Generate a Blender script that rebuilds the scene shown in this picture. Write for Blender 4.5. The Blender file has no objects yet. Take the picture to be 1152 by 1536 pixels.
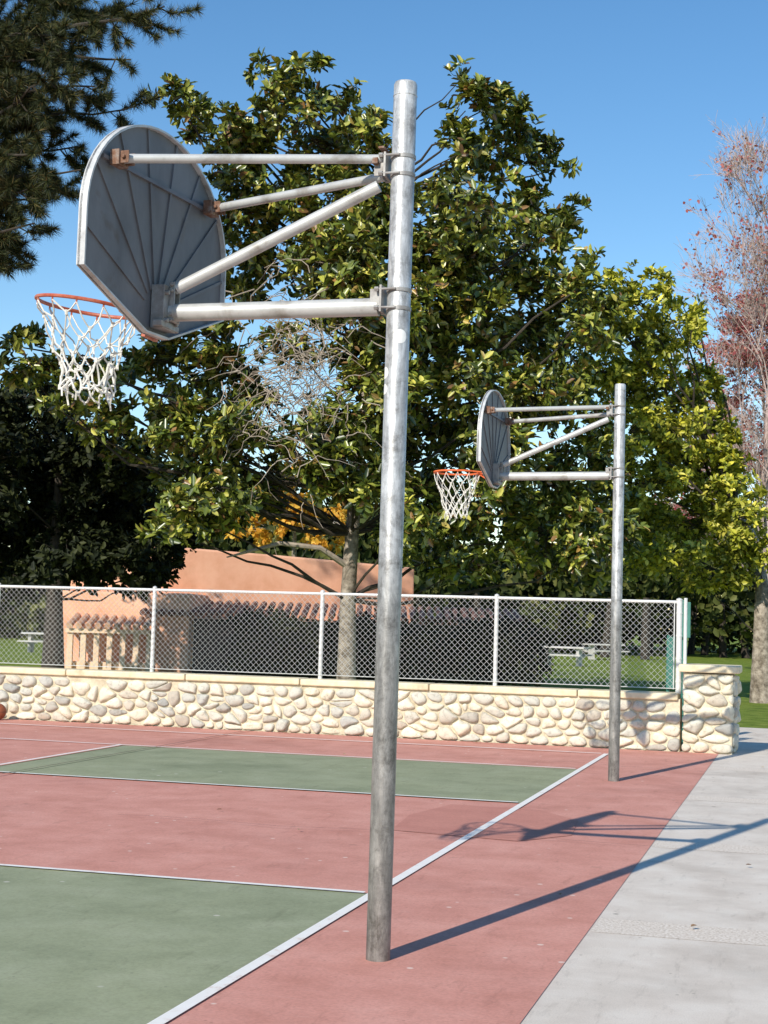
import bpy, math, random
import numpy as np
from mathutils import Vector, Matrix, noise
R=math.radians
random.seed(7); rng=np.random.default_rng(7)
sc=bpy.context.scene
sc.view_settings.view_transform='Standard'; sc.view_settings.look='None'; sc.view_settings.exposure=0
# ------------------------------------------------------------ frames
HEAD=R(15.5); CH,SH=math.cos(HEAD),math.sin(HEAD)
def world(r,F,z): return Vector((CH*r-SH*F, SH*r+CH*F, z))
def S(u,v,F):
    """image pixel coordinates (u,v) placed at an assumed depth F -> world position"""
    dx=u-576; dy=v-768; a=dx+.0279*dy; b=dy-.0279*dx
    k=F/(2300+.0701*b)
    return world(a*k,F,1.6+(161.7-.9975*b)*k)
# ------------------------------------------------------------ materials
def newmat(name):
    m=bpy.data.materials.new(name); m.use_nodes=True
    nt=m.node_tree; return m,nt,nt.nodes['Principled BSDF']
def ramp(nt,stops,fac):
    n=nt.nodes.new('ShaderNodeValToRGB'); e=n.color_ramp.elements
    while len(e)<len(stops): e.new(0.5)
    for i,(p,c) in enumerate(stops):
        e[i].position=p; e[i].color=(c[0],c[1],c[2],1)
    nt.links.new(fac,n.inputs[0]); return n.outputs[0]
def noisen(nt,vec,scale,detail=5,rough=.6,dist=0):
    n=nt.nodes.new('ShaderNodeTexNoise'); n.inputs['Scale'].default_value=scale
    n.inputs['Detail'].default_value=detail; n.inputs['Roughness'].default_value=rough
    n.inputs['Distortion'].default_value=dist
    if vec is not None: nt.links.new(vec,n.inputs['Vector'])
    return n.outputs['Fac']
def mixc(nt,mode,fac,a,b):
    n=nt.nodes.new('ShaderNodeMix'); n.data_type='RGBA'; n.blend_type=mode
    for s,val in ((n.inputs[0],fac),(n.inputs[6],a),(n.inputs[7],b)):
        if hasattr(val,'is_output'): nt.links.new(val,s)
        elif isinstance(val,(int,float)): s.default_value=val
        else: s.default_value=(val[0],val[1],val[2],1)
    return n.outputs[2]
def objvec(nt,scale=(1,1,1),rot=0):
    t=nt.nodes.new('ShaderNodeTexCoord'); mp=nt.nodes.new('ShaderNodeMapping'); mp.inputs['Scale'].default_value=scale
    mp.inputs['Rotation'].default_value=(0,0,rot)
    nt.links.new(t.outputs['Object'],mp.inputs[0]); return mp.outputs[0]
def bump(nt,bs,h,strength=.3,dist=.01):
    n=nt.nodes.new('ShaderNodeBump'); n.inputs['Strength'].default_value=strength; n.inputs['Distance'].default_value=dist
    nt.links.new(h,n.inputs['Height']); nt.links.new(n.outputs[0],bs.inputs['Normal'])
def surf(name,stops,scale=5,rough=.8,metal=0,st=None,stscale=.6,bmp=.2,bscale=60,bdist=.005,sv=(1,1,1),fine=None,spots=None,spec=None,scuff=None):
    m,nt,b=newmat(name); v=objvec(nt,sv)
    c=ramp(nt,stops,noisen(nt,v,scale,6,.65))
    if st:
        c=mixc(nt,'MULTIPLY',1.0,c,ramp(nt,st,noisen(nt,objvec(nt),stscale,5,.6,.3)))
    if fine:
        c=mixc(nt,'MULTIPLY',1.0,c,ramp(nt,fine[1],noisen(nt,objvec(nt),fine[0],3,.7)))
    if scuff:
        c=mixc(nt,'MIX',ramp(nt,[(.60,(0,0,0)),(.72,(.55,.55,.55))],noisen(nt,objvec(nt,(3,14,1),.5),1.6,7,.75,.6)),c,scuff)
        c=mixc(nt,'MULTIPLY',1.0,c,ramp(nt,[(.3,(.80,.79,.78)),(.44,(1,1,1))],noisen(nt,objvec(nt,(9,2,1),-.3),1.1,8,.75,.4)))
    if spots:
        for (ss,sthr,colr,msc) in spots:
            vo=nt.nodes.new('ShaderNodeTexVoronoi'); vo.inputs['Scale'].default_value=ss; nt.links.new(objvec(nt,msc),vo.inputs['Vector'])
            f=ramp(nt,[(0,(1,1,1)),(sthr,(1,1,1)),(sthr*1.5,(0,0,0))],vo.outputs['Distance'])
            f2=ramp(nt,[(.46,(0,0,0)),(.52,(.8,.8,.8))],noisen(nt,objvec(nt),1.3,3,.6))
            c=mixc(nt,'MIX',mixc(nt,'MULTIPLY',1.0,f,f2),c,colr)
    nt.links.new(c,b.inputs['Base Color']); b.inputs['Roughness'].default_value=rough; b.inputs['Metallic'].default_value=metal
    if spec is not None: b.inputs['Specular IOR Level'].default_value=spec
    if bmp: bump(nt,b,noisen(nt,v,bscale,4,.7),bmp,bdist)
    return m
def leafmat(name,stops,rough=.42,trans=.2,spec=.5,clump=None):
    m,nt,b=newmat(name)
    g=nt.nodes.new('ShaderNodeNewGeometry')
    c=ramp(nt,stops,g.outputs['Random Per Island'])
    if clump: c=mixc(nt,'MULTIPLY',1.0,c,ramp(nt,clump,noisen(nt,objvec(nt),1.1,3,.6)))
    nt.links.new(c,b.inputs['Base Color']); b.inputs['Roughness'].default_value=rough
    b.inputs['Specular IOR Level'].default_value=spec
    if trans:
        t=nt.nodes.new('ShaderNodeBsdfTranslucent'); nt.links.new(mixc(nt,'MULTIPLY',1.0,c,(1.3,1.3,.6)),t.inputs[0])
        mx=nt.nodes.new('ShaderNodeMixShader'); mx.inputs[0].default_value=trans
        nt.links.new(b.outputs[0],mx.inputs[1]); nt.links.new(t.outputs[0],mx.inputs[2])
        nt.links.new(mx.outputs[0],nt.nodes['Material Output'].inputs[0])
    return m
# ------------------------------------------------------------ mesh builder
class B:
    def __init__(s): s.v=[]; s.f=[]
    def add(s,vs,fs):
        o=len(s.v); s.v.extend([tuple(x) for x in vs]); s.f.extend([tuple(i+o for i in f) for f in fs])
    def xf(s,M,piv):
        piv=Vector(piv); s.v=[tuple(piv+M@(Vector(q)-piv)) for q in s.v]
    def box(s,c,size,M=None):
        x,y,z=[k/2 for k in size]; vs=[Vector((a*x,b*y,d*z)) for a in(-1,1) for b in(-1,1) for d in(-1,1)]
        if M is not None: vs=[M@q for q in vs]
        c=Vector(c); s.add([q+c for q in vs],[(0,1,3,2),(4,6,7,5),(0,4,5,1),(2,3,7,6),(0,2,6,4),(1,5,7,3)])
    def prism(s,poly,z0,z1):
        n=len(poly); zt=z1 if hasattr(z1,'__len__') else [z1]*n
        vs=[(p[0],p[1],z0) for p in poly]+[(p[0],p[1],zt[i]) for i,p in enumerate(poly)]
        s.add(vs,[tuple(range(n-1,-1,-1)),tuple(range(n,2*n))]+[(i,(i+1)%n,n+(i+1)%n,n+i) for i in range(n)])
    def tube(s,pts,rad,n=6,cap=True,closed=False):
        pts=[Vector(p) for p in pts]; m=len(pts)
        if not hasattr(rad,'__len__'): rad=[rad]*m
        vs=[];up=None
        for i,p in enumerate(pts):
            if closed: d=pts[(i+1)%m]-pts[i-1]
            else: d=pts[min(i+1,m-1)]-pts[max(i-1,0)]
            if d.length<1e-9: d=Vector((0,0,1))
            d.normalize()
            if up is None:
                a=Vector((0,0,1)) if abs(d.z)<.9 else Vector((1,0,0)); x=d.cross(a).normalized()
            else: x=(up-d*up.dot(d)).normalized()
            up=x; y=d.cross(x)
            for k in range(n):
                t=2*math.pi*k/n; vs.append(p+(x*math.cos(t)+y*math.sin(t))*rad[i])
        fs=[]
        for i in range(m if closed else m-1):
            j=(i+1)%m
            for k in range(n): fs.append((i*n+k,i*n+(k+1)%n,j*n+(k+1)%n,j*n+k))
        if cap and not closed: fs+= [tuple(range(n-1,-1,-1)),tuple((m-1)*n+k for k in range(n))]
        s.add(vs,fs)
    def obj(s,name,mat,parent=None,smooth=False,bevel=0):
        me=bpy.data.meshes.new(name); me.from_pydata(s.v,[],s.f); me.update()
        o=bpy.data.objects.new(name,me); sc.collection.objects.link(o); me.materials.append(mat)
        if smooth:
            me.polygons.foreach_set('use_smooth',[True]*len(me.polygons))
            if smooth!='all':
                try: me.set_sharp_from_angle(angle=R(40))
                except Exception: pass
        if bevel:
            md=o.modifiers.new('b','BEVEL'); md.width=bevel; md.segments=2; md.limit_method='ANGLE'
        if parent is not None: o.parent=parent
        return o
def empty(name,loc=(0,0,0)):
    e=bpy.data.objects.new(name,None); e.location=loc; sc.collection.objects.link(e); return e
def sheet(name,x0,x1,y0,y1,z,mat,parent=None):
    b=B(); b.add([(x0,y0,z),(x1,y0,z),(x1,y1,z),(x0,y1,z)],[(0,1,2,3)]); return b.obj(name,mat,parent)
# ------------------------------------------------------------ world, sun, camera
EL=R(32); AZ=R(194)
w=bpy.data.worlds.new("World"); sc.world=w; w.use_nodes=True; nt=w.node_tree
sky=nt.nodes.new('ShaderNodeTexSky'); sky.sky_type='NISHITA'; sky.sun_disc=False
sky.sun_elevation=EL; sky.sun_rotation=AZ; sky.air_density=1.0; sky.dust_density=0; sky.ozone_density=1.0; sky.altitude=0
hs=nt.nodes.new('ShaderNodeHueSaturation'); hs.inputs['Saturation'].default_value=1.3; hs.inputs['Value'].default_value=1.06
nt.links.new(sky.outputs[0],hs.inputs['Color'])
bg=nt.nodes['Background']; bg.inputs[1].default_value=.145; nt.links.new(hs.outputs[0],bg.inputs[0])
sd=bpy.data.lights.new('sun','SUN'); sd.energy=5.0; sd.angle=R(.5); sd.color=(1,.94,.82)
so=bpy.data.objects.new('sun',sd); sc.collection.objects.link(so)
ldir=Vector((.242*math.cos(EL),.970*math.cos(EL),-math.sin(EL))); so.rotation_euler=ldir.to_track_quat('-Z','Y').to_euler(); so.location=(-5,-15,15)
cd=bpy.data.cameras.new('camera'); co=bpy.data.objects.new('camera',cd); sc.collection.objects.link(co); sc.camera=co
cd.sensor_fit='VERTICAL'; cd.sensor_height=36; cd.lens=2306/1536*36; cd.clip_end=3000
M=Matrix.Rotation(HEAD,4,'Z')@Matrix.Rotation(R(94.02),4,'X')@Matrix.Rotation(R(1.6),4,'Z')
co.matrix_world=Matrix.Translation((0,0,1.6))@M
# ------------------------------------------------------------ ground, court
grass=surf('grass_mat',[(.3,(.09,.13,.02)),(.5,(.18,.25,.035)),(.72,(.31,.33,.08))],2.5,.9,bmp=.6,bscale=40,bdist=.03,fine=(30,[(.3,(.6,.6,.6)),(.7,(1.25,1.25,1.2))]),spec=.1)
conc=surf('concrete_mat',[(.3,(.65,.56,.475)),(.5,(.72,.63,.54)),(.7,(.78,.70,.61))],3,.85,bmp=.25,bscale=90,bdist=.004,st=[(.3,(.84,.83,.82)),(.5,(1,1,1))],stscale=1.1,fine=(140,[(.35,(.88,.88,.88)),(.6,(1.04,1.04,1.04))]),spots=[(3.2,.05,(.25,.20,.16),(1,1,1)),(9,.06,(.38,.32,.26),(1,1,1))],spec=.2,scuff=(.60,.52,.44))
aggr=surf('aggregate_mat',[(.35,(.50,.41,.33)),(.5,(.72,.62,.52)),(.62,(.84,.76,.68))],70,.9,bmp=.5,bscale=80,bdist=.006,spec=.2)
red=surf('court_red_mat',[(.3,(.54,.235,.180)),(.5,(.62,.285,.225)),(.7,(.68,.335,.27))],2.2,.8,bmp=.25,bscale=160,bdist=.003,st=[(.28,(.82,.80,.80)),(.45,(1,1,1)),(.75,(1.06,1.07,1.07))],stscale=.5,fine=(55,[(.3,(.88,.88,.88)),(.6,(1.05,1.05,1.05))]),spots=[(4.5,.06,(.80,.64,.55),(1,1,1)),(2.6,.04,(.32,.16,.12),(.5,1.6,1)),(12,.07,(.46,.21,.165),(1,1,1))],spec=.2,scuff=(.70,.40,.33))
patchm=surf('court_patch_mat',[(.3,(.50,.21,.165)),(.6,(.57,.25,.195))],2.2,.8,bmp=.25,bscale=160,bdist=.003,fine=(55,[(.3,(.88,.88,.88)),(.6,(1.05,1.05,1.05))]),spec=.2)
grn=surf('court_green_mat',[(.3,(.25,.27,.165)),(.5,(.30,.32,.20)),(.7,(.35,.365,.24))],2.0,.8,bmp=.25,bscale=160,bdist=.003,st=[(.28,(.82,.84,.82)),(.45,(1,1,1)),(.75,(1.1,1.08,1.06))],stscale=.6,fine=(55,[(.3,(.88,.88,.88)),(.6,(1.05,1.05,1.05))]),spots=[(3.5,.06,(.60,.56,.47),(1,1,1)),(2.2,.04,(.16,.16,.11),(.5,1.6,1)),(12,.07,(.21,.22,.15),(1,1,1))],spec=.2,scuff=(.41,.41,.29))
wht=surf('line_mat',[(.3,(.72,.57,.49)),(.42,(.86,.81,.75)),(.7,(.90,.87,.82))],9,.7,bmp=.15,bscale=120,bdist=.002)
dark=surf('joint_mat',[(.3,(.06,.045,.035)),(.7,(.14,.08,.06))],6,.9)
sheet('ground',-1500,1500,-1500,1500,-.03,grass)
sheet('pavement',-1.6,9,-6,26.2,0,conc)
jt=B()
for y in (1.8,5.1,8.4,11.7,15.0,18.3,21.6,24.9):
    jt.add([(-1.09,y-.2,.0015),(9,y-.2,.0015),(9,y+.2,.0015),(-1.09,y+.2,.0015)],[(0,1,2,3)])
jt.obj('pavement_bands',aggr)
court=empty('basketball_court')
sheet('playing_surface',-34,-1.1,-6,20.4,.004,red,court)
b=B()
for (y0,y1) in ((5.25,8.75),(13.68,17.2)):
    b.add([(-7.95,y0,.008),(-2.43,y0,.008),(-2.43,y1,.008),(-7.95,y1,.008)],[(0,1,2,3)])
b.obj('key_areas',grn,court)
b=B(); b.add([(x,y,.008) for x,y in ((-3.05,11.45),(-2.05,11.3),(-1.72,11.8),(-1.80,12.7),(-2.2,13.25),(-3.0,13.3),(-3.15,12.4))],[(0,1,2,3,4,5,6)]); b.obj('darker_red_patch',patchm,court)  # flat polygon in a slightly darker court red
b=B()
def line(x0,y0,x1,y1,wd=.05,z=.012):
    d=Vector((x1-x0,y1-y0,0)).normalized(); n=Vector((-d.y,d.x,0))*wd/2
    b.add([Vector((x0,y0,z))-n,Vector((x1,y1,z))-n,Vector((x1,y1,z))+n,Vector((x0,y0,z))+n],[(0,1,2,3)])
line(-2.44,-6,-2.42,19.45,.062)
for y in (5.25,8.75,13.68,17.2): line(-20,y-.14 if y<10 else y-.03,-2.48,y,.05,.0165)
line(-20,19.42,-2.48,19.42,.055,.0165)
for (y0,y1) in ((5.25,8.7),(13.7,17.15)): line(-7.95,y0,-7.95,y1,.05,.0205)
b.obj('painted_lines',wht,court)
b=B(); line(-7.42,-6,-7.48,20.4,.018,.0245)
rn=random.Random(44)
for (x,y,dx,dy,n) in ((-5.2,11.2,.35,.05,12),(-3.4,17.9,.3,-.05,9)):
    for i in range(n):
        x2=x+dx+rn.uniform(-.06,.06); y2=y+dy+rn.uniform(-.1,.1); line(x,y,x2,y2,.006,.0245+.0001*i); x,y=x2,y2
b.obj('joint_and_cracks',dark,court)
def quadmesh(name,V,F,mat,parent):
    me=bpy.data.meshes.new(name); k=F.shape[1]
    me.vertices.add(len(V)); me.vertices.foreach_set('co',V.astype(np.float32).ravel())
    me.loops.add(F.size); me.loops.foreach_set('vertex_index',F.astype(np.int32).ravel())
    me.polygons.add(len(F)); me.polygons.foreach_set('loop_start',(np.arange(len(F))*k).astype(np.int32)); me.polygons.foreach_set('loop_total',np.full(len(F),k,np.int32))
    me.update(calc_edges=True); me.validate()
    o=bpy.data.objects.new(name,me); sc.collection.objects.link(o); me.materials.append(mat)
    if parent is not None: o.parent=parent
    return o
def leafmesh(name,C,A,nper,L,Wd,mat,parent,spread=(35,88),rad=.04):
    C=np.asarray(C,float); A=np.asarray(A,float)
    C=np.repeat(C,nper,0); A=np.repeat(A,nper,0); N=len(C)
    A/=np.linalg.norm(A,axis=1,keepdims=True)+1e-9
    rd=rng.normal(size=(N,3)); pr=rd-(rd*A).sum(1,keepdims=True)*A; pr/=np.linalg.norm(pr,axis=1,keepdims=True)+1e-9
    th=np.radians(rng.uniform(spread[0],spread[1],N))[:,None]
    d=A*np.cos(th)+pr*np.sin(th); nn=A*np.sin(th)-pr*np.cos(th)
    nn+=rng.normal(size=(N,3))*(.30 if spread[0]<80 else .08); nn-=(nn*d).sum(1,keepdims=True)*d; nn/=np.linalg.norm(nn,axis=1,keepdims=True)+1e-9
    s=np.cross(d,nn); l=(L*rng.uniform(.7,1.25,N))[:,None]; ww=(Wd*rng.uniform(.75,1.2,N))[:,None]
    base=C+rng.normal(size=(N,3))*rad
    V=np.empty((N,6,3)); V[:,0]=base; V[:,1]=base+d*l*.35+s*ww*.5+nn*ww*.16; V[:,2]=base+d*l*.75+s*ww*.38+nn*ww*.08
    V[:,3]=base+d*l-nn*l*.10; V[:,4]=base+d*l*.75-s*ww*.38+nn*ww*.08; V[:,5]=base+d*l*.35-s*ww*.5+nn*ww*.16
    o=(np.arange(N)*6)[:,None]
    F=np.concatenate([o+np.array([[0,1,2,3]]),o+np.array([[0,3,4,5]])],1).reshape(-1,4)
    return quadmesh(name,V.reshape(-1,3),F,mat,parent)
C=[(rn.uniform(-16,-1.8),20.32-abs(rn.gauss(0,.10)),.022) for i in range(170)]+[(rn.uniform(-6,2),rn.uniform(6,19),.024) for i in range(12)]
leafmesh('fallen_leaves',C,[(0,0,1)]*len(C),1,.045,.028,leafmat('dry_leaf_mat',[(0,(.20,.11,.06)),(.6,(.36,.24,.13)),(1,(.48,.40,.26))],.8,0,.2),None,(84,89),0)
# ------------------------------------------------------------ stone wall
def clip(poly,p,q):
    mx,my=(p[0]+q[0])/2,(p[1]+q[1])/2; nx,ny=q[0]-p[0],q[1]-p[1]; out=[]
    for i in range(len(poly)):
        a=poly[i]; c=poly[(i+1)%len(poly)]
        da=(a[0]-mx)*nx+(a[1]-my)*ny; dc=(c[0]-mx)*nx+(c[1]-my)*ny
        if da<=0: out.append(a)
        if da*dc<0:
            t=da/(da-dc); out.append((a[0]+(c[0]-a[0])*t,a[1]+(c[1]-a[1])*t))
    return out
def cobbles(bb,u0,u1,v0,v1,fmap,rn,sx=.225,sy=.125):
    sites=[]; j=0; v=v0+sy*.5
    while v<v1:
        u=u0+sx*(.5 if j%2 else .1)
        while u<u1:
            if rn.random()>.10: sites.append((u+rn.uniform(-.40,.40)*sx,v+rn.uniform(-.34,.34)*sy))
            u+=sx*rn.uniform(.6,1.35)
        v+=sy; j+=1
    K=1.45
    for p in sites:
        P_=(p[0],p[1]*K)
        poly=[(max(u0,p[0]-.2),max(v0,p[1]-.12)*K),(min(u1,p[0]+.2),max(v0,p[1]-.12)*K),(min(u1,p[0]+.2),min(v1,p[1]+.12)*K),(max(u0,p[0]-.2),min(v1,p[1]+.12)*K)]
        for q in sites:
            if q is not p and abs(q[0]-p[0])<.7 and abs(q[1]-p[1])<.45:
                poly=clip(poly,P_,(q[0],q[1]*K))
                if len(poly)<3: break
        if len(poly)<3: continue
        poly=[(a,c/K) for a,c in poly]
        cx=sum(a[0] for a in poly)/len(poly); cy=sum(a[1] for a in poly)/len(poly)
        for _ in range(3):
            poly=[x for i in range(len(poly)) for x in ((poly[i][0]*.72+poly[(i+1)%len(poly)][0]*.28,poly[i][1]*.72+poly[(i+1)%len(poly)][1]*.28),(poly[i][0]*.28+poly[(i+1)%len(poly)][0]*.72,poly[i][1]*.28+poly[(i+1)%len(poly)][1]*.72))]
        wd=max(a[0] for a in poly)-min(a[0] for a in poly); ht=max(a[1] for a in poly)-min(a[1] for a in poly)
        if wd<.05 or ht<.035: continue
        if len(poly)>28: poly=poly[::2]
        gx=1-.020/wd; gy=1-.016/ht; dep=min(wd,ht)*rn.uniform(.26,.42); tx,ty=rn.uniform(-.12,.12),rn.uniform(-.12,.12)
        sd_=rn.random()*50; vs=[];n=len(poly)
        prof=((1.0,-.03),(.985,.25),(.92,.55),(.78,.82),(.5,.97))
        for (sc_,d) in prof:
            for a in poly:
                rx=1+.14*noise.noise(Vector(((a[0]-cx)*14+sd_,(a[1]-cy)*14,0)))
                uu=(a[0]-cx)*gx*sc_*rx; vv=(a[1]-cy)*gy*sc_*rx
                dd=d*dep*(1+tx*uu/wd*4+ty*vv/ht*4)+(noise.noise(Vector((uu*9+sd_,vv*9,d*2)))*.018 if d>0 else 0)
                vs.append(fmap(cx+uu,cy+vv,dd))
        vs.append(fmap(cx,cy,dep))
        fs=[(k*n+i,k*n+(i+1)%n,(k+1)*n+(i+1)%n,(k+1)*n+i) for k in range(4) for i in range(n)]+[(4*n+i,4*n+(i+1)%n,5*n) for i in range(n)]
        bb.add(vs,fs)
m,nt,bs=newmat('cobble_mat'); g=nt.nodes.new('ShaderNodeNewGeometry'); v=objvec(nt)
c=ramp(nt,[(0,(.68,.62,.48)),(.22,(.74,.69,.56)),(.38,(.50,.49,.43)),(.52,(.72,.67,.54)),(.66,(.44,.435,.40)),(.78,(.68,.61,.48)),(.87,(.33,.33,.31)),(.93,(.50,.43,.34)),(1,(.58,.56,.48))],g.outputs['Random Per Island'])
c=mixc(nt,'MULTIPLY',1.0,c,ramp(nt,[(.3,(.58,.56,.53)),(.48,(1,1,1)),(.7,(1.12,1.10,1.06))],noisen(nt,v,16,7,.75,.4)))
nt.links.new(c,bs.inputs['Base Color']); bs.inputs['Roughness'].default_value=.8; bump(nt,bs,noisen(nt,v,45,5,.7),.6,.01)
cob=m
mort=surf('mortar_mat',[(.3,(.46,.39,.27)),(.55,(.70,.61,.45)),(.75,(.78,.70,.54))],8,.95,bmp=.9,bscale=50,bdist=.015)
capm=surf('cap_mat',[(.3,(.64,.53,.34)),(.55,(.76,.66,.46)),(.75,(.82,.73,.55))],5,.85,bmp=.35,bscale=60,bdist=.006,st=[(.3,(.68,.64,.58)),(.48,(1,1,1))],stscale=2)
rn=random.Random(3)
wall=empty('stone_wall')
b=B(); b.box((-13.8,20.62,.33),(24.4,.36,.70)); b.box((-1.24,20.72,.5),(.62,.62,1.04)); b.obj('mortar_core',mort,wall)
b=B(); cobbles(b,-25.8,-1.58,.0,.655,lambda u,v,d:(u,20.44-d,v),rn)
cobbles(b,-1.58,-.9,.0,1.02,lambda u,v,d:(u,20.405-d,v),rn)
cobbles(b,20.42,21.03,.0,1.02,lambda u,v,d:(-.925+d,u,v),rn)
b.obj('river_stones',cob,wall,smooth='all')
b=B(); x=-26.
while x<-1.7:
    L=min(rn.uniform(1.7,2.2),-1.62-x); b.box((x+L/2,20.615+rn.uniform(-.006,.006),.71+rn.uniform(-.004,.004)),(L-.012,.46,.09)); x+=L
b.box((-1.23,20.72,1.085),(.78,.74,.10)); b.obj('wall_cap',capm,wall,bevel=.018)
# ------------------------------------------------------------ fence
galv=surf('galvanised_wire_mat',[(.3,(.60,.60,.58)),(.7,(.76,.76,.74))],20,.5,.15,bmp=0)
fence=empty('chain_link_fence'); z0,z1=.80,1.93; fy=20.62
b=B()
posts=[-1.64,-4.09,-6.58,-9.13,-11.65,-14.15,-16.65,-19.15,-21.6,-24.1]
for i,x in enumerate(posts):
    r=.038 if i==0 else .029
    b.tube([(x,fy,.74),(x,fy,1.97)],r,14); b.tube([(x,fy,1.97),(x,fy,1.985),(x,fy,2.0)],[r+.004,r+.003,.008],14)
    for zz in (.9,1.2,1.5,1.8): b.tube([(x,fy,zz-.01),(x,fy,zz+.01)],r+.004,12)
b.tube([(-1.56,fy+.02,.74),(-1.56,fy+.02,2.0)],.024,12)
b.tube([(-24.1,fy,1.945),(-1.64,fy,1.945)],.021,10)
b.tube([(-1.70,fy-.03,.8),(-1.70,fy-.03,1.93)],.008,6)
b.obj('posts_and_rail',galv,fence,smooth=True)
b=B(); st=.082; h=z1-z0; x=-24.1-h
while x<-1.68:
    a0=max(x,-24.1); a1=min(x+h,-1.70)
    if a1>a0+.02:
        b.tube([(a0,fy-.030,z0+(a0-x)),((a0+a1)/2,fy-.033,z0+(a0+a1)/2-x),(a1,fy-.030,z0+(a1-x))],.0028,3,False)
        b.tube([(a0,fy-.026,z1-(a0-x)),(a1,fy-.026,z1-(a1-x))],.0028,3,False)
    x+=st
x=-24.1
while x<-1.72:
    b.tube([(x,fy-.028,z1-.005),(x+.008,fy-.028,z1+.03)],.0032,3,False); x+=st
b.tube([(-24.1,fy-.036,z0+.01),(-1.66,fy-.036,z0+.01)],.005,4); b.obj('wire_mesh',galv,fence)
# ------------------------------------------------------------ basketball hoops
polem,nt,bs=newmat('galvanised_pole_mat'); v=objvec(nt,(1,1,.18)); v2=objvec(nt)
c=ramp(nt,[(.3,(.24,.24,.24)),(.5,(.44,.44,.44)),(.68,(.72,.72,.72))],noisen(nt,v,22,8,.8,.6))
c=mixc(nt,'MULTIPLY',1.0,c,ramp(nt,[(.36,(.46,.44,.42)),(.5,(1,1,1)),(.68,(1.3,1.3,1.3))],noisen(nt,v2,7,8,.8,.3)))
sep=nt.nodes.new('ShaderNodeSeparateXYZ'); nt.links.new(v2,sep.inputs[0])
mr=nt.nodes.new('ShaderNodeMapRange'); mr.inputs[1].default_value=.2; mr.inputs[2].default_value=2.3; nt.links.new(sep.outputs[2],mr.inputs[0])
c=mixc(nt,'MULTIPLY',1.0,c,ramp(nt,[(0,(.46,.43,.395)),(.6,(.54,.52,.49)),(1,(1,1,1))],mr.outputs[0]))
nt.links.new(c,bs.inputs['Base Color']); bs.inputs['Metallic'].default_value=.3; bs.inputs['Roughness'].default_value=.42; bump(nt,bs,noisen(nt,v2,60,4,.6),.25,.003)
armm=surf('arm_paint_mat',[(.3,(.42,.42,.41)),(.6,(.55,.55,.54))],6,.45,.2,bmp=.15,bscale=40,bdist=.003,st=[(.3,(.60,.54,.48)),(.48,(1,1,1))],stscale=6)
clampm=surf('clamp_mat',[(.3,(.20,.18,.17)),(.6,(.36,.35,.34))],14,.55,.3,bmp=.2,bscale=60,bdist=.003)
boardm=surf('backboard_mat',[(.3,(.11,.11,.122)),(.6,(.165,.165,.18))],4,.6,.1,bmp=.1,bscale=20,st=[(.25,(.75,.55,.4)),(.38,(1,1,1)),(.8,(1.15,1.15,1.15))],stscale=3,sv=(1,1,.4))
edgem=surf('board_edge_mat',[(.3,(.30,.27,.25)),(.42,(.46,.46,.46)),(.6,(.60,.60,.60))],9,.5,.1,bmp=0)
rust=surf('rust_mat',[(.3,(.10,.045,.025)),(.5,(.20,.10,.06)),(.7,(.32,.28,.25))],25,.8,bmp=.3,bscale=80)
cord1=surf('net_cord_mat',[(.3,(.62,.60,.54)),(.7,(.84,.82,.77))],12,.9,bmp=0)
stick=surf('sticker_mat',[(.3,(.7,.7,.7)),(.6,(.8,.8,.8))],30,.5,bmp=0)
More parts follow.
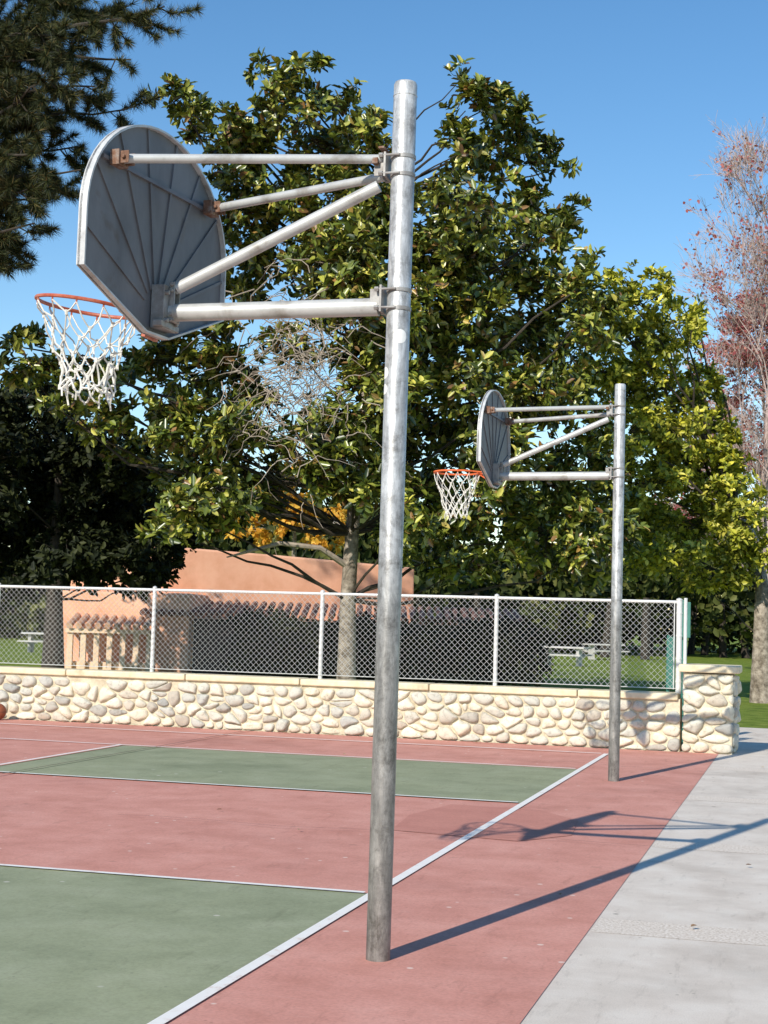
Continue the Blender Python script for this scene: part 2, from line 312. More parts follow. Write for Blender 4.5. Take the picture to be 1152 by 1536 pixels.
def hoop(idx,loc,ph,e,dz,rimcol,tilt,seed,phi,rr,rdz):
    rn=random.Random(seed)
    P=empty('basketball_hoop',loc)
    rimm=surf('rim_paint_mat',rimcol,12,.5,bmp=.1)
    yc=-.06; W=.68 if idx==2 else .69; zb,zc,zs,zt=2.985+dz,3.195+dz,3.47+dz,4.03+dz
    RZ=Matrix.Rotation(-R(phi),3,'Z'); pv=(-e,yc,0)
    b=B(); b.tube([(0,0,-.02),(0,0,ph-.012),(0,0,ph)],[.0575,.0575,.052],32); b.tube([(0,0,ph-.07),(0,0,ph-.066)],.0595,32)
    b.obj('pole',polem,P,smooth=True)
    out=[(yc-.11,zb),(yc+.11,zb),(yc+W,zc),(yc+W,zs)]
    for k in range(1,28):
        t=math.pi*k/28; out.append((yc+W*math.cos(t),zs+(zt-zs)*math.sin(t)))
    out+=[(yc-W,zs),(yc-W,zc)]
    n=len(out); xb=-e; xf=-e-.012
    b=B(); vs=[(xb,y,z) for y,z in out]+[(xf,y,z) for y,z in out]
    b.add(vs,[tuple(range(n)),tuple(range(2*n-1,n-1,-1))]+[(i,n+i,n+(i+1)%n,(i+1)%n) for i in range(n)])
    for a in (-66,-44,-26,-9,9,26,44,66):
        t=R(a); d=Vector((math.sin(t),math.cos(t))); o=Vector((yc,zb+.12)); s=.1
        while s<1.4:
            q=o+d*s; yy=(q.x-yc)/W
            lim= zs+(zt-zs)*math.sqrt(max(0,1-yy*yy)) if abs(yy)<1 else 0
            if abs(yy)>.975 or q.y>lim-.02: break
            s+=.01
        p0=o+d*.12; p1=o+d*s; mid=(p0+p1)/2; L=(p1-p0).length
        b.box((xb+.0045,mid.x,mid.y),(.009,.016,L),Matrix.Rotation(-t,3,'X'))
    b.box((xb+.009,yc,3.75+dz),(.016,1.10,.018))
    b.xf(RZ,pv); b.obj('backboard',boardm,P)
    b=B(); cy,cz=yc,3.45; vs=[]
    for (y,z) in out:
        v_=Vector((y-cy,z-cz)); q=v_*(1-.011/max(v_.length,.1))
        vs+= [(xb+.026,y,z),(xf-.006,y,z),(xf-.006,cy+q.x,cz+q.y),(xb+.026,cy+q.x,cz+q.y)]
    fs=[]
    for i in range(n):
        j=(i+1)%n
        for k in range(4): fs.append((4*i+k,4*j+k,4*j+(k+1)%4,4*i+(k+1)%4))
    b.add(vs,fs); b.xf(RZ,pv); b.obj('board_flange',edgem,P)
    zA=3.755+dz; zl=3.12+dz
    def rp(x,y,z): return Vector(pv)+RZ@(Vector((x,y,z))-Vector(pv))
    b=B()
    b.tube([Vector((-.10,-.03,3.845+dz)),rp(-e+.07,-.52,zA)],.0225,16)
    b.tube([Vector((-.10,.03,3.775+dz)),rp(-e+.07,.40,zA)],.0225,16)
    b.tube([Vector((-.12,0,3.72+dz)),Vector((-e+.10,-.02,3.235+dz))],.030,16)
    b.tube([Vector((-.10,0,zl)),Vector((-e+.07,-.02,zl-.01))],.044,20)
    b.obj('support_arms',armm,P,smooth=True)
    b=B()
    for z in (3.855+dz,3.765+dz,3.195+dz,3.105+dz):
        b.tube([(0,0,z-.009),(0,0,z+.009)],.062,28)
        for sy in(-1,1):
            b.tube([(.0,sy*.066,z),(-.10,sy*.064,z)],.006,8)
            b.tube([(-.085,sy*.064,z),(-.105,sy*.064,z)],.012,6)
    for zc_,hh in ((3.81+dz,.12),(3.15+dz,.13)):
        b.box((-.075,0,zc_),(.010,.14,hh)); b.box((-.105,.035,zc_),(.06,.008,hh*.8)); b.box((-.105,-.035,zc_),(.06,.008,hh*.8))
    b.obj('clamps',clampm,P,smooth=True)
    b=B()
    for y in (-.52,.40):
        b.box((-e+.045,y,zA),(.05,.09,.075)); b.box((-e+.085,y+.028,zA),(.06,.008,.06)); b.box((-e+.085,y-.028,zA),(.06,.008,.06))
        b.tube([(-e+.09,y-.045,zA),(-e+.09,y+.045,zA)],.010,8)
    b.xf(RZ,pv)
    b.box((-.125,-.05,3.83+dz),(.03,.04,.03)); b.box((-.1,.0,3.90+dz),(.03,.1,.012))
    b.obj('end_brackets',rust,P,bevel=.003)
    b=B()
    b.box((-e+.085,-.045,3.165+dz),(.03,.01,.20)); b.box((-e+.085,.02,3.165+dz),(.03,.01,.20))
    for z in (3.07,3.10,3.22,3.25): b.tube([(-e+.085,-.065,z+dz),(-e+.085,.04,z+dz)],.011,8)
    b.box((-e+.035,-.03,3.13+dz),(.07,.16,.22)); b.box((-e+.05,-.03,3.04+dz),(.05,.22,.03))
    for y in(-.09,.03):
        for z in (3.06,3.2): b.tube([(-e+.05,y,z+dz),(-e+.09,y,z+dz)],.012,8)
    b.obj('board_mount',clampm,P,bevel=.003)
    zr=3.20+dz+rdz
    piv=Vector((-e-.01,-.03,zr-.02)); RT=Matrix.Rotation(R(tilt),3,'Y')
    def F(x,y,z): return piv+RT@Vector((x,y,z))
    cx=-.12-rr if idx==1 else -.15-rr
    b=B(); b.tube([F(cx+rr*math.cos(t),rr*math.sin(t),0) for t in np.linspace(0,2*math.pi,49)[:-1]],.010,8,closed=True)
    for sy in (-1,1):
        b.tube([F(-.005,sy*.07,-.005),F(-.10,sy*.095,-.004),F(cx+rr*.80,sy*rr*.60,0),F(cx+rr*.45,sy*rr*.9,0)],.008,8)
        b.tube([F(-.005,sy*.05,-.11),F(-.16,sy*.08,-.012)],.007,8)
    pl=[F(0,-.08,.02),F(0,.08,.02),F(0,.08,-.13),F(0,-.08,-.13),F(-.02,-.08,.02),F(-.02,.08,.02),F(-.02,.08,-.13),F(-.02,-.08,-.13)]
    b.add(pl,[(0,1,2,3),(7,6,5,4),(0,4,5,1),(1,5,6,2),(2,6,7,3),(3,7,4,0)])
    tp=[F(0,-.08,.012),F(0,.08,.012),F(-.14,.075,.004),F(-.14,-.075,.004),F(0,-.08,.004),F(0,.08,.004),F(-.14,.075,-.004),F(-.14,-.075,-.004)]
    b.add(tp,[(0,1,2,3),(7,6,5,4),(0,4,5,1),(1,5,6,2),(2,6,7,3),(3,7,4,0)])
    for i in range(12):
        t=2*math.pi*(i+.5)/12; b.tube([F(cx+rr*math.cos(t),rr*math.sin(t),-.004),F(cx+(rr-.004)*math.cos(t),(rr-.004)*math.sin(t),-.03)],.005,5)
    b.obj('rim',rimm,P,smooth=True)
    b=B(); ctr=F(cx,0,0)
    if idx==1: lv=[(-.025,rr-.003),(-.11,rr*.83),(-.19,rr*.66),(-.255,.148),(-.31,.130),(-.365,.125),(-.415,.12),(-.465,.128)]
    else: lv=[(-.025,rr-.003),(-.12,rr*.86),(-.21,rr*.70),(-.29,.15),(-.36,.125),(-.42,.115),(-.47,.112)]
    NL=len(lv); nodes=[]
    for k,(z,r) in enumerate(lv):
        row=[]
        for i in range(12):
            t=2*math.pi*(i+.5+.5*(k%2))/12; j=.0 if k==0 else (.022 if idx==1 else .012)
            zz=z+rn.uniform(-j,j)*1.6; rj=r+rn.uniform(-j,j)
            if k==0: base=F(cx+rr*math.cos(t),rr*math.sin(t),-.02)
            else: base=Vector((ctr.x+rj*math.cos(t)+(.02*k/NL if idx==1 else 0),ctr.y+rj*math.sin(t),ctr.z+zz-rr*math.cos(t)*math.sin(R(tilt))*(1-k/NL)))
            row.append(base)
        nodes.append(row)
    for k in range(NL-1):
        for i in range(12):
            for dj in ((0,-1) if k%2==0 else (0,1)):
                p=nodes[k][i]; q=nodes[k+1][(i+dj)%12]; a_=.014 if idx==1 else .007
                md=(p+q)/2+Vector((rn.uniform(-a_,a_),rn.uniform(-a_,a_),rn.uniform(-.016,.002)))
                b.tube([p,md,q],.0042 if k<4 else .0054,5,False)
        if k:
            for i in range(12): b.tube([nodes[k][i]+Vector((0,0,.013)),nodes[k][i]-Vector((0,0,.013))],.0078,5)
    for i in range(12):
        p=nodes[-1][i]; b.tube([p,p+Vector((rn.uniform(-.01,.01),rn.uniform(-.01,.01),-rn.uniform(.01,.04)))],.005,5)
    b.obj('net',cord1,P,smooth=True)
    if idx==1:
        b=B()
        for (z,az,sz) in ((2.965,-62,.034),(2.79,-146,.030),(2.71,-146,.026)):
            a0=R(az); nn=24; vs=[(.0583*math.cos(a0),.0583*math.sin(a0),z)]; fs=[]
            for q in range(1,5):
                for k in range(nn):
                    t=2*math.pi*k/nn; an=a0+sz*q/4*math.cos(t)/.058; vs.append((.0583*math.cos(an),.0583*math.sin(an),z+sz*q/4*math.sin(t)))
            for k in range(nn):
                fs.append((0,1+k,1+(k+1)%nn))
                for q in range(3): fs.append((1+q*nn+k,1+(q+1)*nn+k,1+(q+1)*nn+(k+1)%nn,1+q*nn+(k+1)%nn))
            b.add(vs,fs)
        b.obj('stickers',stick,P)
    return P
h1=hoop(1,(-1.943,7.119,0),4.23,1.255,0,[(.3,(.18,.05,.03)),(.45,(.42,.09,.045)),(.7,(.55,.20,.13))],7,1,6.5,.26,-.075); h1.rotation_euler=(0,R(.25),0)
h2=hoop(2,(-1.931,16.15,0),4.15,1.33,.06,[(.3,(.70,.12,.03)),(.6,(.85,.18,.05))],0,5,2,.245,-.03)
# basketball
bm_=surf('basketball_mat',[(.3,(.20,.06,.025)),(.6,(.30,.09,.035))],20,.6,bmp=.4,bscale=250,bdist=.002)
ball=empty('basketball',(-11.28,20.10,.125))
b=B(); rings=24; seg=32; vs=[];
for i in range(rings+1):
    for k in range(seg):
        a=math.pi*i/rings; t=2*math.pi*k/seg; vs.append((.12*math.sin(a)*math.cos(t),.12*math.sin(a)*math.sin(t),.12*math.cos(a)))
b.add(vs,[(i*seg+k,i*seg+(k+1)%seg,(i+1)*seg+(k+1)%seg,(i+1)*seg+k) for i in range(rings) for k in range(seg)]); b.obj('skin',bm_,ball,smooth='all')
b=B()
for ax in ((1,0,0),(0,1,0),(0,0,1)):
    q=Vector(ax).to_track_quat('Z','Y'); b.tube([q@Vector((.1195*math.cos(t),.1195*math.sin(t),0)) for t in np.linspace(0,2*math.pi,41)[:-1]],.002,5,closed=True)
b.obj('seams',dark,ball)
# ------------------------------------------------------------ trees
def path(p,q,n,wob,sag=0,rn=random):
    p=Vector(p);q=Vector(q); L=(q-p).length; pts=[]
    o1=Vector((rn.uniform(-1,1),rn.uniform(-1,1),rn.uniform(-1,1)))*wob*L
    for i in range(n+1):
        t=i/n; j=Vector((rn.uniform(-1,1),rn.uniform(-1,1),rn.uniform(-1,1)))*wob*L*.25*(1 if 0<i<n else 0)
        pts.append(p.lerp(q,t)+o1*math.sin(math.pi*t)+j+Vector((0,0,sag*L*math.sin(math.pi*t))))
    return pts
bark=surf('bark_mat',[(.3,(.11,.085,.065)),(.45,(.26,.215,.17)),(.65,(.46,.39,.32))],9,.9,bmp=.8,bscale=25,bdist=.03,st=[(.35,(.45,.42,.38)),(.5,(1,1,1))],stscale=3)
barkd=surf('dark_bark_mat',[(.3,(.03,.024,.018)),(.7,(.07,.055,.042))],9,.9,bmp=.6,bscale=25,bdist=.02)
twigm=surf('twig_mat',[(.3,(.26,.21,.165)),(.7,(.48,.40,.33))],6,.9,bmp=0)
def broadleaf(name,F0,trunk,lobes,mat,bk,dens=1.,L=.19,Wd=.075,nper=9,trw=.2,seed=1,upb=.7,fsp=(-1.6,1.6),div=42.,limbm=None,lr=.030):
    rn=random.Random(seed); P=empty(name,S(trunk[0][0],trunk[0][1],F0)*1.0); P.location.z=0; off=P.location
    tp=[S(u,v,F0+(f if f else 0))-off for (u,v,f) in trunk]; tp[0].z=-.1
    tb=B(); m=len(tp); tb.tube(tp,[trw*(1-.62*i/(m-1))*(1.25 if i==0 else 1) for i in range(m)],10)
    tb.obj('trunk',bk,P,smooth=True); tb=B()
    C=[];A=[]; mpu=F0/2300; HR=Matrix.Rotation(HEAD,3,'Z')
    for lo in lobes:
        u,v,rx,ry=lo[:4]; dn=lo[4] if len(lo)>4 else 1; df=lo[5] if len(lo)>5 else rn.uniform(*fsp)
        c=S(u,v,F0+df)-off; rxm,rzm=rx*mpu,ry*mpu; rym=(rxm+rzm)*.65
        cand=[q for q in tp if q.z<c.z-.4] or [tp[0].lerp(tp[1],.5)]
        st=min(cand,key=lambda q:(q-c).length+.4*abs(q.z-(c.z*.6)))
        bk2=c+HR@Vector((0,.45,0))
        pth=path(st,bk2,7,.09,-.02,rn); tb.tube(pth,[max(.010,lr*min(1.5,(c-st).length/3))*(1-.8*i/7) +.004 for i in range(8)],6)
        n=int(dens*dn*rx*ry/div)
        subs=[]
        for _ in range(max(3,int(rx*ry/300))):
            d=Vector((rn.gauss(0,1),rn.gauss(0,1),rn.gauss(0,1))).normalized()*rn.uniform(.45,1.08); subs.append(d)
        for k in range(n):
            if rn.random()<.74 and dn>=.5:
                sb=rn.choice(subs); d0=Vector((rn.gauss(0,1),rn.gauss(0,1),rn.gauss(0,1))).normalized()*rn.uniform(.1,.34)
                dd=sb+d0; axd=(d0.normalized()*.7+sb.normalized()*.5)
            else:
                d0=Vector((rn.gauss(0,1),rn.gauss(0,1),rn.gauss(0,1))).normalized(); dd=d0*rn.uniform(.1,1.0)**.5; axd=d0*.8
            q=Vector((dd.x*rxm,dd.y*rym,dd.z*rzm))
            wq=c+HR@q
            C.append(tuple(wq)); A.append(tuple(HR@axd+Vector((0,0,upb))+Vector((rn.gauss(0,.3),rn.gauss(0,.3),rn.gauss(0,.3)))))
            if k%6==0 and dn>=.5: tb.tube(path(c.lerp(wq,.15),wq,4,.12,-.03,rn),[.010,.008,.006,.005,.004],4,False)
    tb.obj('limbs_and_twigs',limbm or bk,P,smooth=True)  # limbm is a darker bark, painting the crown's shade onto the limbs
    leafmesh('foliage',C,A,nper,L,Wd,mat,P)
    return P
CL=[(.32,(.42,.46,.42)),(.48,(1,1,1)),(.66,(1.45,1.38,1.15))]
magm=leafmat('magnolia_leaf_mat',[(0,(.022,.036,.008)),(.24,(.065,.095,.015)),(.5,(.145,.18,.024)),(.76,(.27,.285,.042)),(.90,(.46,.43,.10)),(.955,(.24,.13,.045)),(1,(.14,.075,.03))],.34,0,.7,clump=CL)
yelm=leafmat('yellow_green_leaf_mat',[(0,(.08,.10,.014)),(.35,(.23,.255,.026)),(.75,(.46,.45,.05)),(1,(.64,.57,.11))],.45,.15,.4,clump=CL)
drkm=leafmat('dark_leaf_mat',[(0,(.008,.012,.005)),(.6,(.018,.024,.008)),(1,(.045,.052,.014))],.6,0,.2)  # near-black leaf colour that carries the shade over this foliage
mag=[(250,135,22,14,.9),(275,150,30,20,.9),(310,160,34,24,.9),(335,190,50,34),(290,195,26,24,.8),(392,105,14,24,.9),(432,110,28,32),(470,105,18,24,.8),(440,165,60,40),(500,165,36,36),(385,215,60,36),(545,190,36,42),(480,235,80,50),(565,245,28,46,.8),
(400,280,80,46),(345,235,40,30,.7),(500,320,80,56),(360,330,60,40),(420,380,70,46),(560,380,60,60),(500,440,70,46),(375,440,50,36),(570,330,40,50),
(686,115,13,22,.9),(700,155,28,28),(735,150,30,30),(770,185,38,34),(812,215,28,24),(835,245,22,16),(700,215,34,46),(755,240,56,48),(675,290,36,46),(720,320,70,50),(800,310,46,44),(845,350,30,36),(868,300,14,14,.8),
(680,390,60,50),(760,400,70,50),(830,420,56,44),(645,460,50,50),(720,480,70,50),(800,500,70,50),(890,400,26,22,.8),(870,480,50,50),
(640,540,50,46),(700,570,70,50),(780,590,70,50),(650,640,60,46),(720,660,60,46),(640,730,60,40),(700,760,60,46),(760,700,60,60),(640,800,50,40),(560,640,40,50,.8),
(330,510,70,36),(260,540,70,40),(300,590,60,30,.8),(200,560,50,30,.8),(380,620,50,34,.7),(330,680,80,46),(270,710,50,46),(380,740,60,44),(300,770,60,34,.9),(250,790,40,24,.9),(230,650,40,34,.8),(190,690,46,30,.8),(130,630,50,24,.7),(340,640,60,34,1,-2),(280,660,50,34,1,-2),(250,600,50,26,1,-2),(320,730,60,36,1,-2),
(510,655,60,36),(480,700,60,34),(540,720,50,34),(590,680,40,60),(450,520,60,30,.5),(540,520,50,40,.8),(130,560,50,24,.9),(25,515,34,22,.9,-2),(70,550,46,22,.9,-2),
(850,600,60,60),(880,700,70,60),(820,800,80,60),(700,850,80,30,.9),(900,820,60,60),
(530,450,50,50,1.1,-2.2),(540,400,50,60,1.1,-2.4),(560,560,46,50,1,-2.2),(600,600,46,50,1,-2.2),(520,620,44,36,.8,-2),(600,480,50,60,1,-2),(640,380,50,50,1,-2),(560,300,50,50,1,-1.8),(600,330,40,50,1,-1.8),(480,380,60,50,1,-2),(520,690,50,36,1,-2.2),(540,735,34,26,.9,-2.2),(470,660,46,34,.9,-2.2),(350,560,60,30,.9,-1),(90,600,50,20,.8,-2),(40,560,40,20,.8,-2),(150,600,46,22,.9,-2),(180,640,40,22,.9,-2),(620,780,50,40,1,-2),(600,740,40,40,1,-2)]
back=[(500,330,120,140,.15,2.3),(700,350,100,160,.18,2.6),(740,520,150,150,.24,2.8),(720,730,170,130,.36,2.6),(560,560,120,120,.14,2.8),(850,780,120,110,.34,2.6)]
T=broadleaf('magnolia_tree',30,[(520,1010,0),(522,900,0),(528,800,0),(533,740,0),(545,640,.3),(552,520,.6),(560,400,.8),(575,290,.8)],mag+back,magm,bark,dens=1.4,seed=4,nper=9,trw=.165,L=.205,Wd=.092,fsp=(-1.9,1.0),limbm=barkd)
rn=random.Random(9); tb=B()
for i in range(380):
    p=S(rn.gauss(445,50),rn.gauss(560,70),30+rn.uniform(-3.2,-.6)); q=p+Vector((rn.uniform(-1,1),rn.uniform(-.5,.5),rn.uniform(-.9,.35)))
    tb.tube([x-T.location for x in path(p,q,6,.22,.1,rn)],[.012,.010,.009,.008,.006,.005,.004],4,False)
pt=[S(522,850,30),S(480,822,29.6),(S(420,815,29.4)),S(370,828,29.3),S(340,836,29.2)]
tb.tube([x-T.location for x in pt],[.07,.055,.045,.03,.012],8)
tb.obj('bare_twigs',twigm,T,smooth=True)
right=[(935,415,30,18,.9),(985,420,22,18,.9),(905,450,50,30),(960,460,50,30),(1030,455,28,18,.9),(880,500,50,40),(950,510,60,40),(1015,510,46,36),(1045,480,20,20,.8),(900,560,60,40),(980,580,60,46),(1045,590,44,40),
(1000,640,60,46),(940,650,60,46),(1065,660,44,46),(1020,710,60,46),(960,730,60,46),(1085,730,48,46),(1120,780,50,40),(1050,790,60,40),(1000,830,60,34),(1100,850,50,34),(940,800,60,46),(1060,870,60,24,.7),(1140,830,40,30),(1110,700,30,30,.8),(1085,620,24,24,.8)]
rback=[(960,620,100,130,.35,2.5),(930,800,110,80,.5,2.5),(1050,760,80,90,.35,2.5)]
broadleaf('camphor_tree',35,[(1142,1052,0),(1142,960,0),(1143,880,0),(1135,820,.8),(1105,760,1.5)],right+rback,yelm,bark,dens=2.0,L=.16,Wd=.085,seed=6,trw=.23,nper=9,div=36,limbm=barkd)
ldark=[(30,600,60,34),(90,610,70,40),(150,680,80,60),(60,680,80,60),(30,750,70,70),(120,760,80,70),(190,760,60,60),(60,830,90,50),(170,840,70,46),(230,860,40,30),(-40,700,80,100),(-60,820,90,60),(20,870,60,30),(250,830,40,36),(110,840,80,40),(200,700,50,50),
(90,700,130,110,.5,2),(100,820,140,70,.6,2)]
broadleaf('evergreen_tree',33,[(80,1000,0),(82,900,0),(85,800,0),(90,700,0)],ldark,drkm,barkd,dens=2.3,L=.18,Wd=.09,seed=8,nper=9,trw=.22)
autm=leafmat('autumn_leaf_mat',[(0,(.50,.22,.02)),(.5,(.72,.40,.05)),(1,(.78,.54,.10))],.6,.3,.3)
aut=[(400,790,46,34),(440,750,46,46),(470,790,50,40),(430,695,34,30,.7),(500,800,40,30),(390,750,34,34,.7),(480,720,30,30,.6)]
broadleaf('autumn_tree',62,[(440,960,0),(440,880,0),(442,800,0)],aut,autm,bark,dens=1.8,L=.24,Wd=.16,seed=10,nper=7,trw=.2)
# ------------------------------------------------------------ pine
pinem=leafmat('pine_needle_mat',[(0,(.012,.019,.008)),(.6,(.030,.040,.013)),(.86,(.11,.12,.035)),(1,(.17,.11,.04))],.55,.0,.3)
rn=random.Random(12); P=empty('pine_tree',S(-170,1000,25.7)); P.location.z=0; off=P.location; tb=B(); C=[];A=[]
tp=[Vector((0,0,-.1)),Vector((.1,0,5)),Vector((-.1,.1,11)),Vector((.1,0,17)),Vector((0,0,22))]; tb.tube(tp,[.42,.36,.28,.17,.04],12)
def bough(p,q,ntw,tl,nt_):
    pts=path(p,q,8,.06,.03,rn); tb.tube(pts,[.055*(1-.85*i/8)+.004 for i in range(9)],6)
    for _ in range(ntw):
        t=rn.uniform(.3,1.0)**.8; i=min(7,int(t*8)); a=pts[i].lerp(pts[i+1],t*8-i)
        d=(q-p).normalized()*rn.uniform(.1,.9)+Vector((rn.gauss(0,.6),rn.gauss(0,.6),rn.gauss(-.25,.45))); d.normalize()
        l=tl*rn.uniform(.5,1.2); e=a+d*l; tw=path(a,e,4,.1,-.06,rn); tb.tube(tw,[.014,.011,.009,.007,.005],4,False)
        for k in range(nt_):
            s=rn.uniform(.25,1.03); j=min(3,int(min(s,.999)*4)); c=tw[j].lerp(tw[j+1],s*4-j)
            C.append(tuple(c)); A.append(tuple(d+Vector((0,0,.35))))
for (u,v,f) in ((255,10,-1),(190,30,0),(205,90,-.5),(192,165,.5),(150,130,-1),(125,220,.5),(112,290,0),(130,255,-1),(60,300,0),(25,368,.5),(60,335,-1),(60,180,0),(100,80,1),(30,240,1),(50,40,1.5),(120,10,0),(210,-30,0),(20,120,-1),(10,320,0),(-20,200,1),(80,120,-1.5),(70,230,-1.5),(40,290,-1),(20,60,-1),(90,160,1),(130,60,-1),(60,90,-1),(40,150,0),(225,20,0)):
    q=S(u-8,v,25.7+f)-off; bough(Vector((0,0,max(6.,q.z-rn.uniform(.2,2.2)+.8))),q,17,.62,15)
for k in range(22):
    a=rn.uniform(0,2*math.pi); z=rn.uniform(11,21); L=(22.5-z)*.34+1.2
    d=Vector((math.cos(a),math.sin(a),.12)); q=Vector((0,0,z))+d*L
    bough(Vector((0,0,z)),q,10,1.0,6)
tb.obj('trunk_and_boughs',barkd,P,smooth=True)
C=np.array(C);A=np.array(A); n=len(C); nper=26
Cn=np.repeat(C,nper,0); An=np.repeat(A,nper,0); N=len(Cn); An/=np.linalg.norm(An,axis=1,keepdims=True)
d=An*.55+rng.normal(size=(N,3))*.55; d/=np.linalg.norm(d,axis=1,keepdims=True)
s=np.cross(d,rng.normal(size=(N,3))); s/=np.linalg.norm(s,axis=1,keepdims=True); l=(.20*rng.uniform(.7,1.15,N))[:,None]
V=np.stack([Cn-s*.006,Cn+s*.006,Cn+d*l+np.array([0,0,-.02])],1).reshape(-1,3); F=np.arange(N*3).reshape(-1,3)
quadmesh('needles',V,F,pinem,P)
# ------------------------------------------------------------ bare reddish trees
redm=leafmat('red_leaf_mat',[(0,(.30,.06,.08)),(.6,(.42,.12,.12)),(1,(.50,.26,.20))],.6,.25,.3)
twr=surf('pale_twig_mat',[(.3,(.36,.26,.235)),(.7,(.54,.42,.38))],6,.9,bmp=0)
def bare(name,u,F0,top,seed,leafd,spread=.42,rt=.16,nl=2):
    rn=random.Random(seed); P=empty(name,S(u,1000,F0)); P.location.z=0; tb=B(); C=[];A=[]
    H=S(u,top,F0).z
    def br(p,d,L,r,lev):
        q=p+d*L; tb.tube(path(p,q,3,.05,0,rn),[r,r*.88,r*.76,r*.64],5 if lev>2 else 3,False)
        if lev<=2 and rn.random()<leafd:
            C.append(tuple(p.lerp(q,rn.random()))); A.append((rn.gauss(0,1),rn.gauss(0,1),rn.gauss(-.3,1)))
        if lev==0: return
        for k in range(3 if lev<5 else 4):
            dd=(d+Vector((rn.gauss(0,spread),rn.gauss(0,spread),rn.gauss(.14,spread*.6)))).normalized()
            br(p.lerp(q,rn.uniform(.45,1)),dd,L*rn.uniform(.62,.86),max(.0065,r*.62),lev-1)
    tr=[Vector((0,0,-.1))]
    for i in range(1,9): tr.append(Vector((rn.uniform(-.1,.1),rn.uniform(-.1,.1),H*.84*i/8)))
    tb.tube(tr,[rt*(1-.8*i/8) for i in range(9)],8)
    for i in range(2,9):
        for k in range(3):
            a=rn.uniform(0,6.28); el=rn.uniform(.6,1.3); br(tr[i],Vector((math.cos(a)*math.cos(el),math.sin(a)*math.cos(el),math.sin(el))),H*.13*(1.15-.06*i),rt*.32*(1-.08*i),5)
    tb.obj('branches',twr,P,smooth=True)
    if C: leafmesh('leaves',C,A,nl,.13,.10,redm,P,rad=.12)
bare('bare_liquidambar_tree',1150,55,235,3,.10)
bare('bare_liquidambar_tree',1140,60,420,5,.6,.36,.12,3)
# ------------------------------------------------------------ distant trees
rn=random.Random(20); C=[];A=[]
P=empty('distant_trees')
for i in range(175):
    u=rn.uniform(-250,1450); F0=rn.uniform(85,120); hgt=rn.uniform(865,915) if u<850 else rn.uniform(800,900)
    if i%3==0: hgt=rn.uniform(900,925); F0=rn.uniform(100,130)
    if i>=150: u=rn.uniform(150,640); hgt=rn.uniform(800,870); F0=rn.uniform(75,85)
    c=S(u,hgt,F0); r=rn.uniform(2.2,4)
    for k in range(90):
        d=Vector((rn.gauss(0,1),rn.gauss(0,1),rn.gauss(0,1))).normalized()*r*rn.uniform(.4,1)**.5; q=c+Vector((d.x*1.3,d.y,d.z*.9))
        if q.z>.1: C.append(tuple(q)); A.append(tuple(d))
leafmesh('foliage',C,A,7,.55,.38,leafmat('distant_leaf_mat',[(0,(.018,.028,.009)),(.6,(.055,.072,.018)),(1,(.14,.14,.04))],.6,0,.2),P,rad=.3)
tb=B()
for i in range(40):
    p=S(rn.uniform(-100,1300),950,rn.uniform(75,100)); p.z=-.1; tb.tube([p,p+Vector((rn.uniform(-.3,.3),0,3.2))],[.25,.16],7)
tb.obj('trunks',barkd,P)
# ------------------------------------------------------------ building
stuc=surf('stucco_mat',[(.3,(.74,.37,.23)),(.5,(.82,.44,.29)),(.7,(.87,.50,.34))],1.5,.9,bmp=.3,bscale=30,bdist=.01,st=[(.3,(.85,.83,.8)),(.5,(1,1,1))],stscale=.8,spec=.1)
tile=surf('roof_tile_mat',[(.3,(.10,.05,.04)),(.5,(.17,.08,.06)),(.7,(.26,.14,.09))],6,.85,bmp=.4,bscale=20,bdist=.02)
tile_lit=surf('sunlit_roof_tile_mat',[(.3,(.40,.22,.14)),(.5,(.58,.34,.22)),(.7,(.70,.50,.34))],6,.85,bmp=.4,bscale=20,bdist=.02)  # sunlit copy of the roof tile, sunlight put into its colour
trim=surf('cream_trim_mat',[(.3,(.74,.50,.34)),(.6,(.80,.60,.43))],4,.85)
shade=surf('window_and_shade_mat',[(.3,(.015,.014,.014)),(.7,(.04,.03,.03))],3,.4)  # dark window glass, also the painted shade on the annex wall
bld=empty('stucco_building')
def poly(*pp): return [tuple(world(r,F,0))[:2] for r,F in pp]
b=B(); b.prism(poly((-6.05,42),(-2.9,43.35),(.95,45),(-1.6,52),(-8.5,48)),-.1,[3.46,3.34,3.15,3.15,3.46])
b.prism(poly((-8.6,40.6),(-5.0,40.2),(-4.6,44.5),(-8.6,45.5)),-.1,2.15)
b.prism(poly((-8.3,40.9),(-6.4,40.7),(-6.3,44),(-8.3,44)),2.14,2.45)
b.prism(poly((-5.2,40.5),(3.6,42.2),(3.6,47),(-4.8,44.4)),-.1,1.55)
b.obj('walls',stuc,bld,bevel=.06)
def roofrow(b,r0,F0,r1,F1,z0,z1,back):
    L=math.hypot(r1-r0,F1-F0); n=int(L/.24)
    for i in range(n):
        t=(i+.5)/n; r=r0+(r1-r0)*t; F=F0+(F1-F0)*t
        b.tube([world(r,F,z0),world(r,F+back,z1)],.085,8)
b=B(); roofrow(b,-6.3,39.9,3.9,41.4,1.62,1.95,2.6); b.obj('tiled_roof',tile,bld,smooth=True)
b=B(); roofrow(b,-8.1,39.5,-5.9,39.4,1.24,1.58,1.4); b.obj('bay_roof',tile_lit,bld,smooth=True)
b=B(); b.prism(poly((-8.1,39.6),(-5.9,39.5),(-5.9,40.6),(-8.1,40.7)),1.06,1.17)
for i in range(7): b.prism(poly((-8.05+i*.34,39.65),(-7.91+i*.34,39.65),(-7.91+i*.34,39.79),(-8.05+i*.34,39.79)),-.1,1.055)
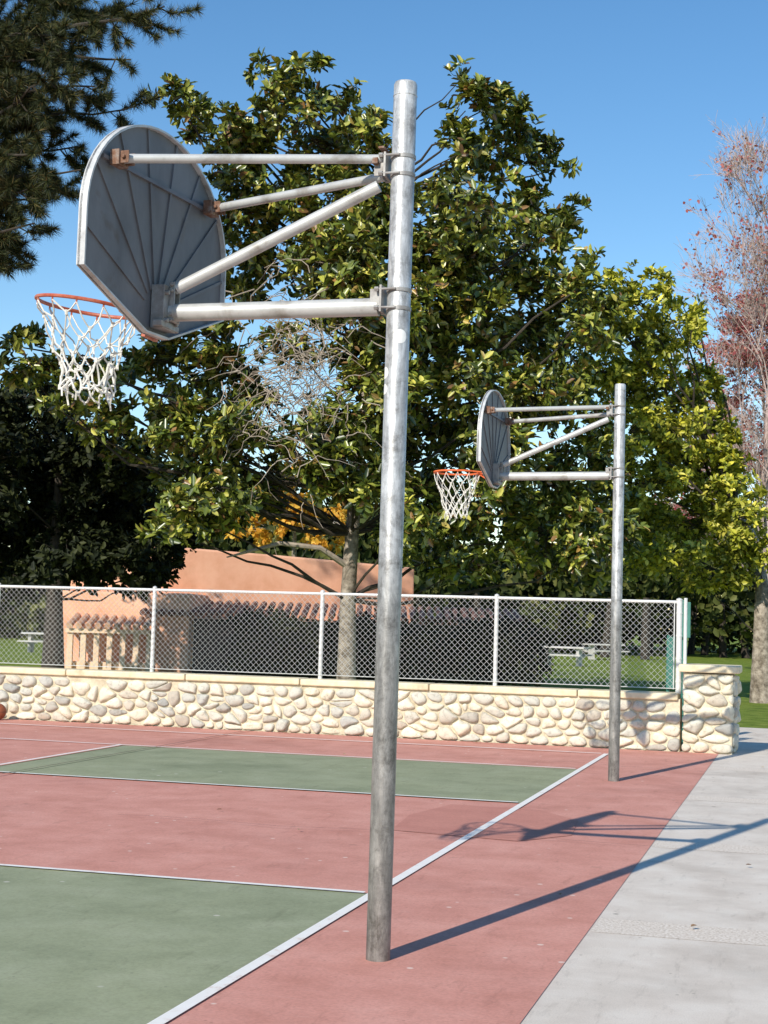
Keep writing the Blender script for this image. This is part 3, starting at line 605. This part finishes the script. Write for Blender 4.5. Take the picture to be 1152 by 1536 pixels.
b.prism(poly((-8.1,39.82),(-5.9,39.8),(-5.9,39.95),(-8.1,39.97)),-.1,.32)
b.obj('balustrade',trim,bld)
b=B(); b.prism(poly((-7.9,40.52),(-5.8,40.32),(-5.8,40.45),(-7.9,40.6)),.4,1.04); b.prism(poly((-4.9,40.35),(3.8,41.9),(3.8,42.1),(-4.9,40.55)),-.1,1.5); b.obj('window_and_wall_shade',shade,bld)  # bay window, then a near-black slab painting the annex wall's shade
hp=empty('hedge'); C=[];A=[]
for i in range(2600):
    t=rn.random(); C.append(tuple(world(-3.6+7.8*t+rn.gauss(0,.1),38.5+1.6*t+rn.uniform(-.5,.5),rn.uniform(0,1)**.7*(1.5+.15*math.sin(t*17))))); A.append((rn.gauss(0,.5),-1,rn.gauss(.5,.5)))
leafmesh('foliage',C,A,5,.14,.08,drkm,hp,rad=.1)
# ------------------------------------------------------------ small park things
ug=surf('green_paint_mat',[(.3,(.03,.14,.11)),(.7,(.05,.20,.16))],6,.5,bmp=.1)
ub=empty('green_gate_panel',tuple(world(0,0,0))); b=B(); c=S(1028,930,21.6); b.box((c.x,c.y,1.72),(.14,.05,.50)); c=S(1006,980,22.4); b.box((c.x,c.y,1.1),(.12,.05,.75)); b.tube([(c.x-.04,c.y+.05,-.03),(c.x-.04,c.y+.05,1.5)],.025,10); c=S(1025,960,21.66); b.tube([(c.x,c.y,-.03),(c.x,c.y,2.0)],.03,10); b.obj('panels',ug,ub,bevel=.01)
tabm=surf('pale_concrete_mat',[(.3,(.45,.43,.4)),(.7,(.6,.58,.55))],6,.8)
for (u,F0) in ((845,62),(70,60),(905,75)):
    e=empty('picnic_table',S(u,1000,F0)); e.location.z=-.03; b=B(); b.box((0,0,.74),(1.9,.8,.07)); b.box((0,-.75,.44),(1.9,.3,.06)); b.box((0,.75,.44),(1.9,.3,.06))
    for x in(-.65,.65): b.box((x,0,.36),(.12,.5,.7)); b.box((x,0,.38),(.1,1.5,.08))
    b.obj('table',tabm,e); e.rotation_euler=(0,0,rn.uniform(-.5,.6))
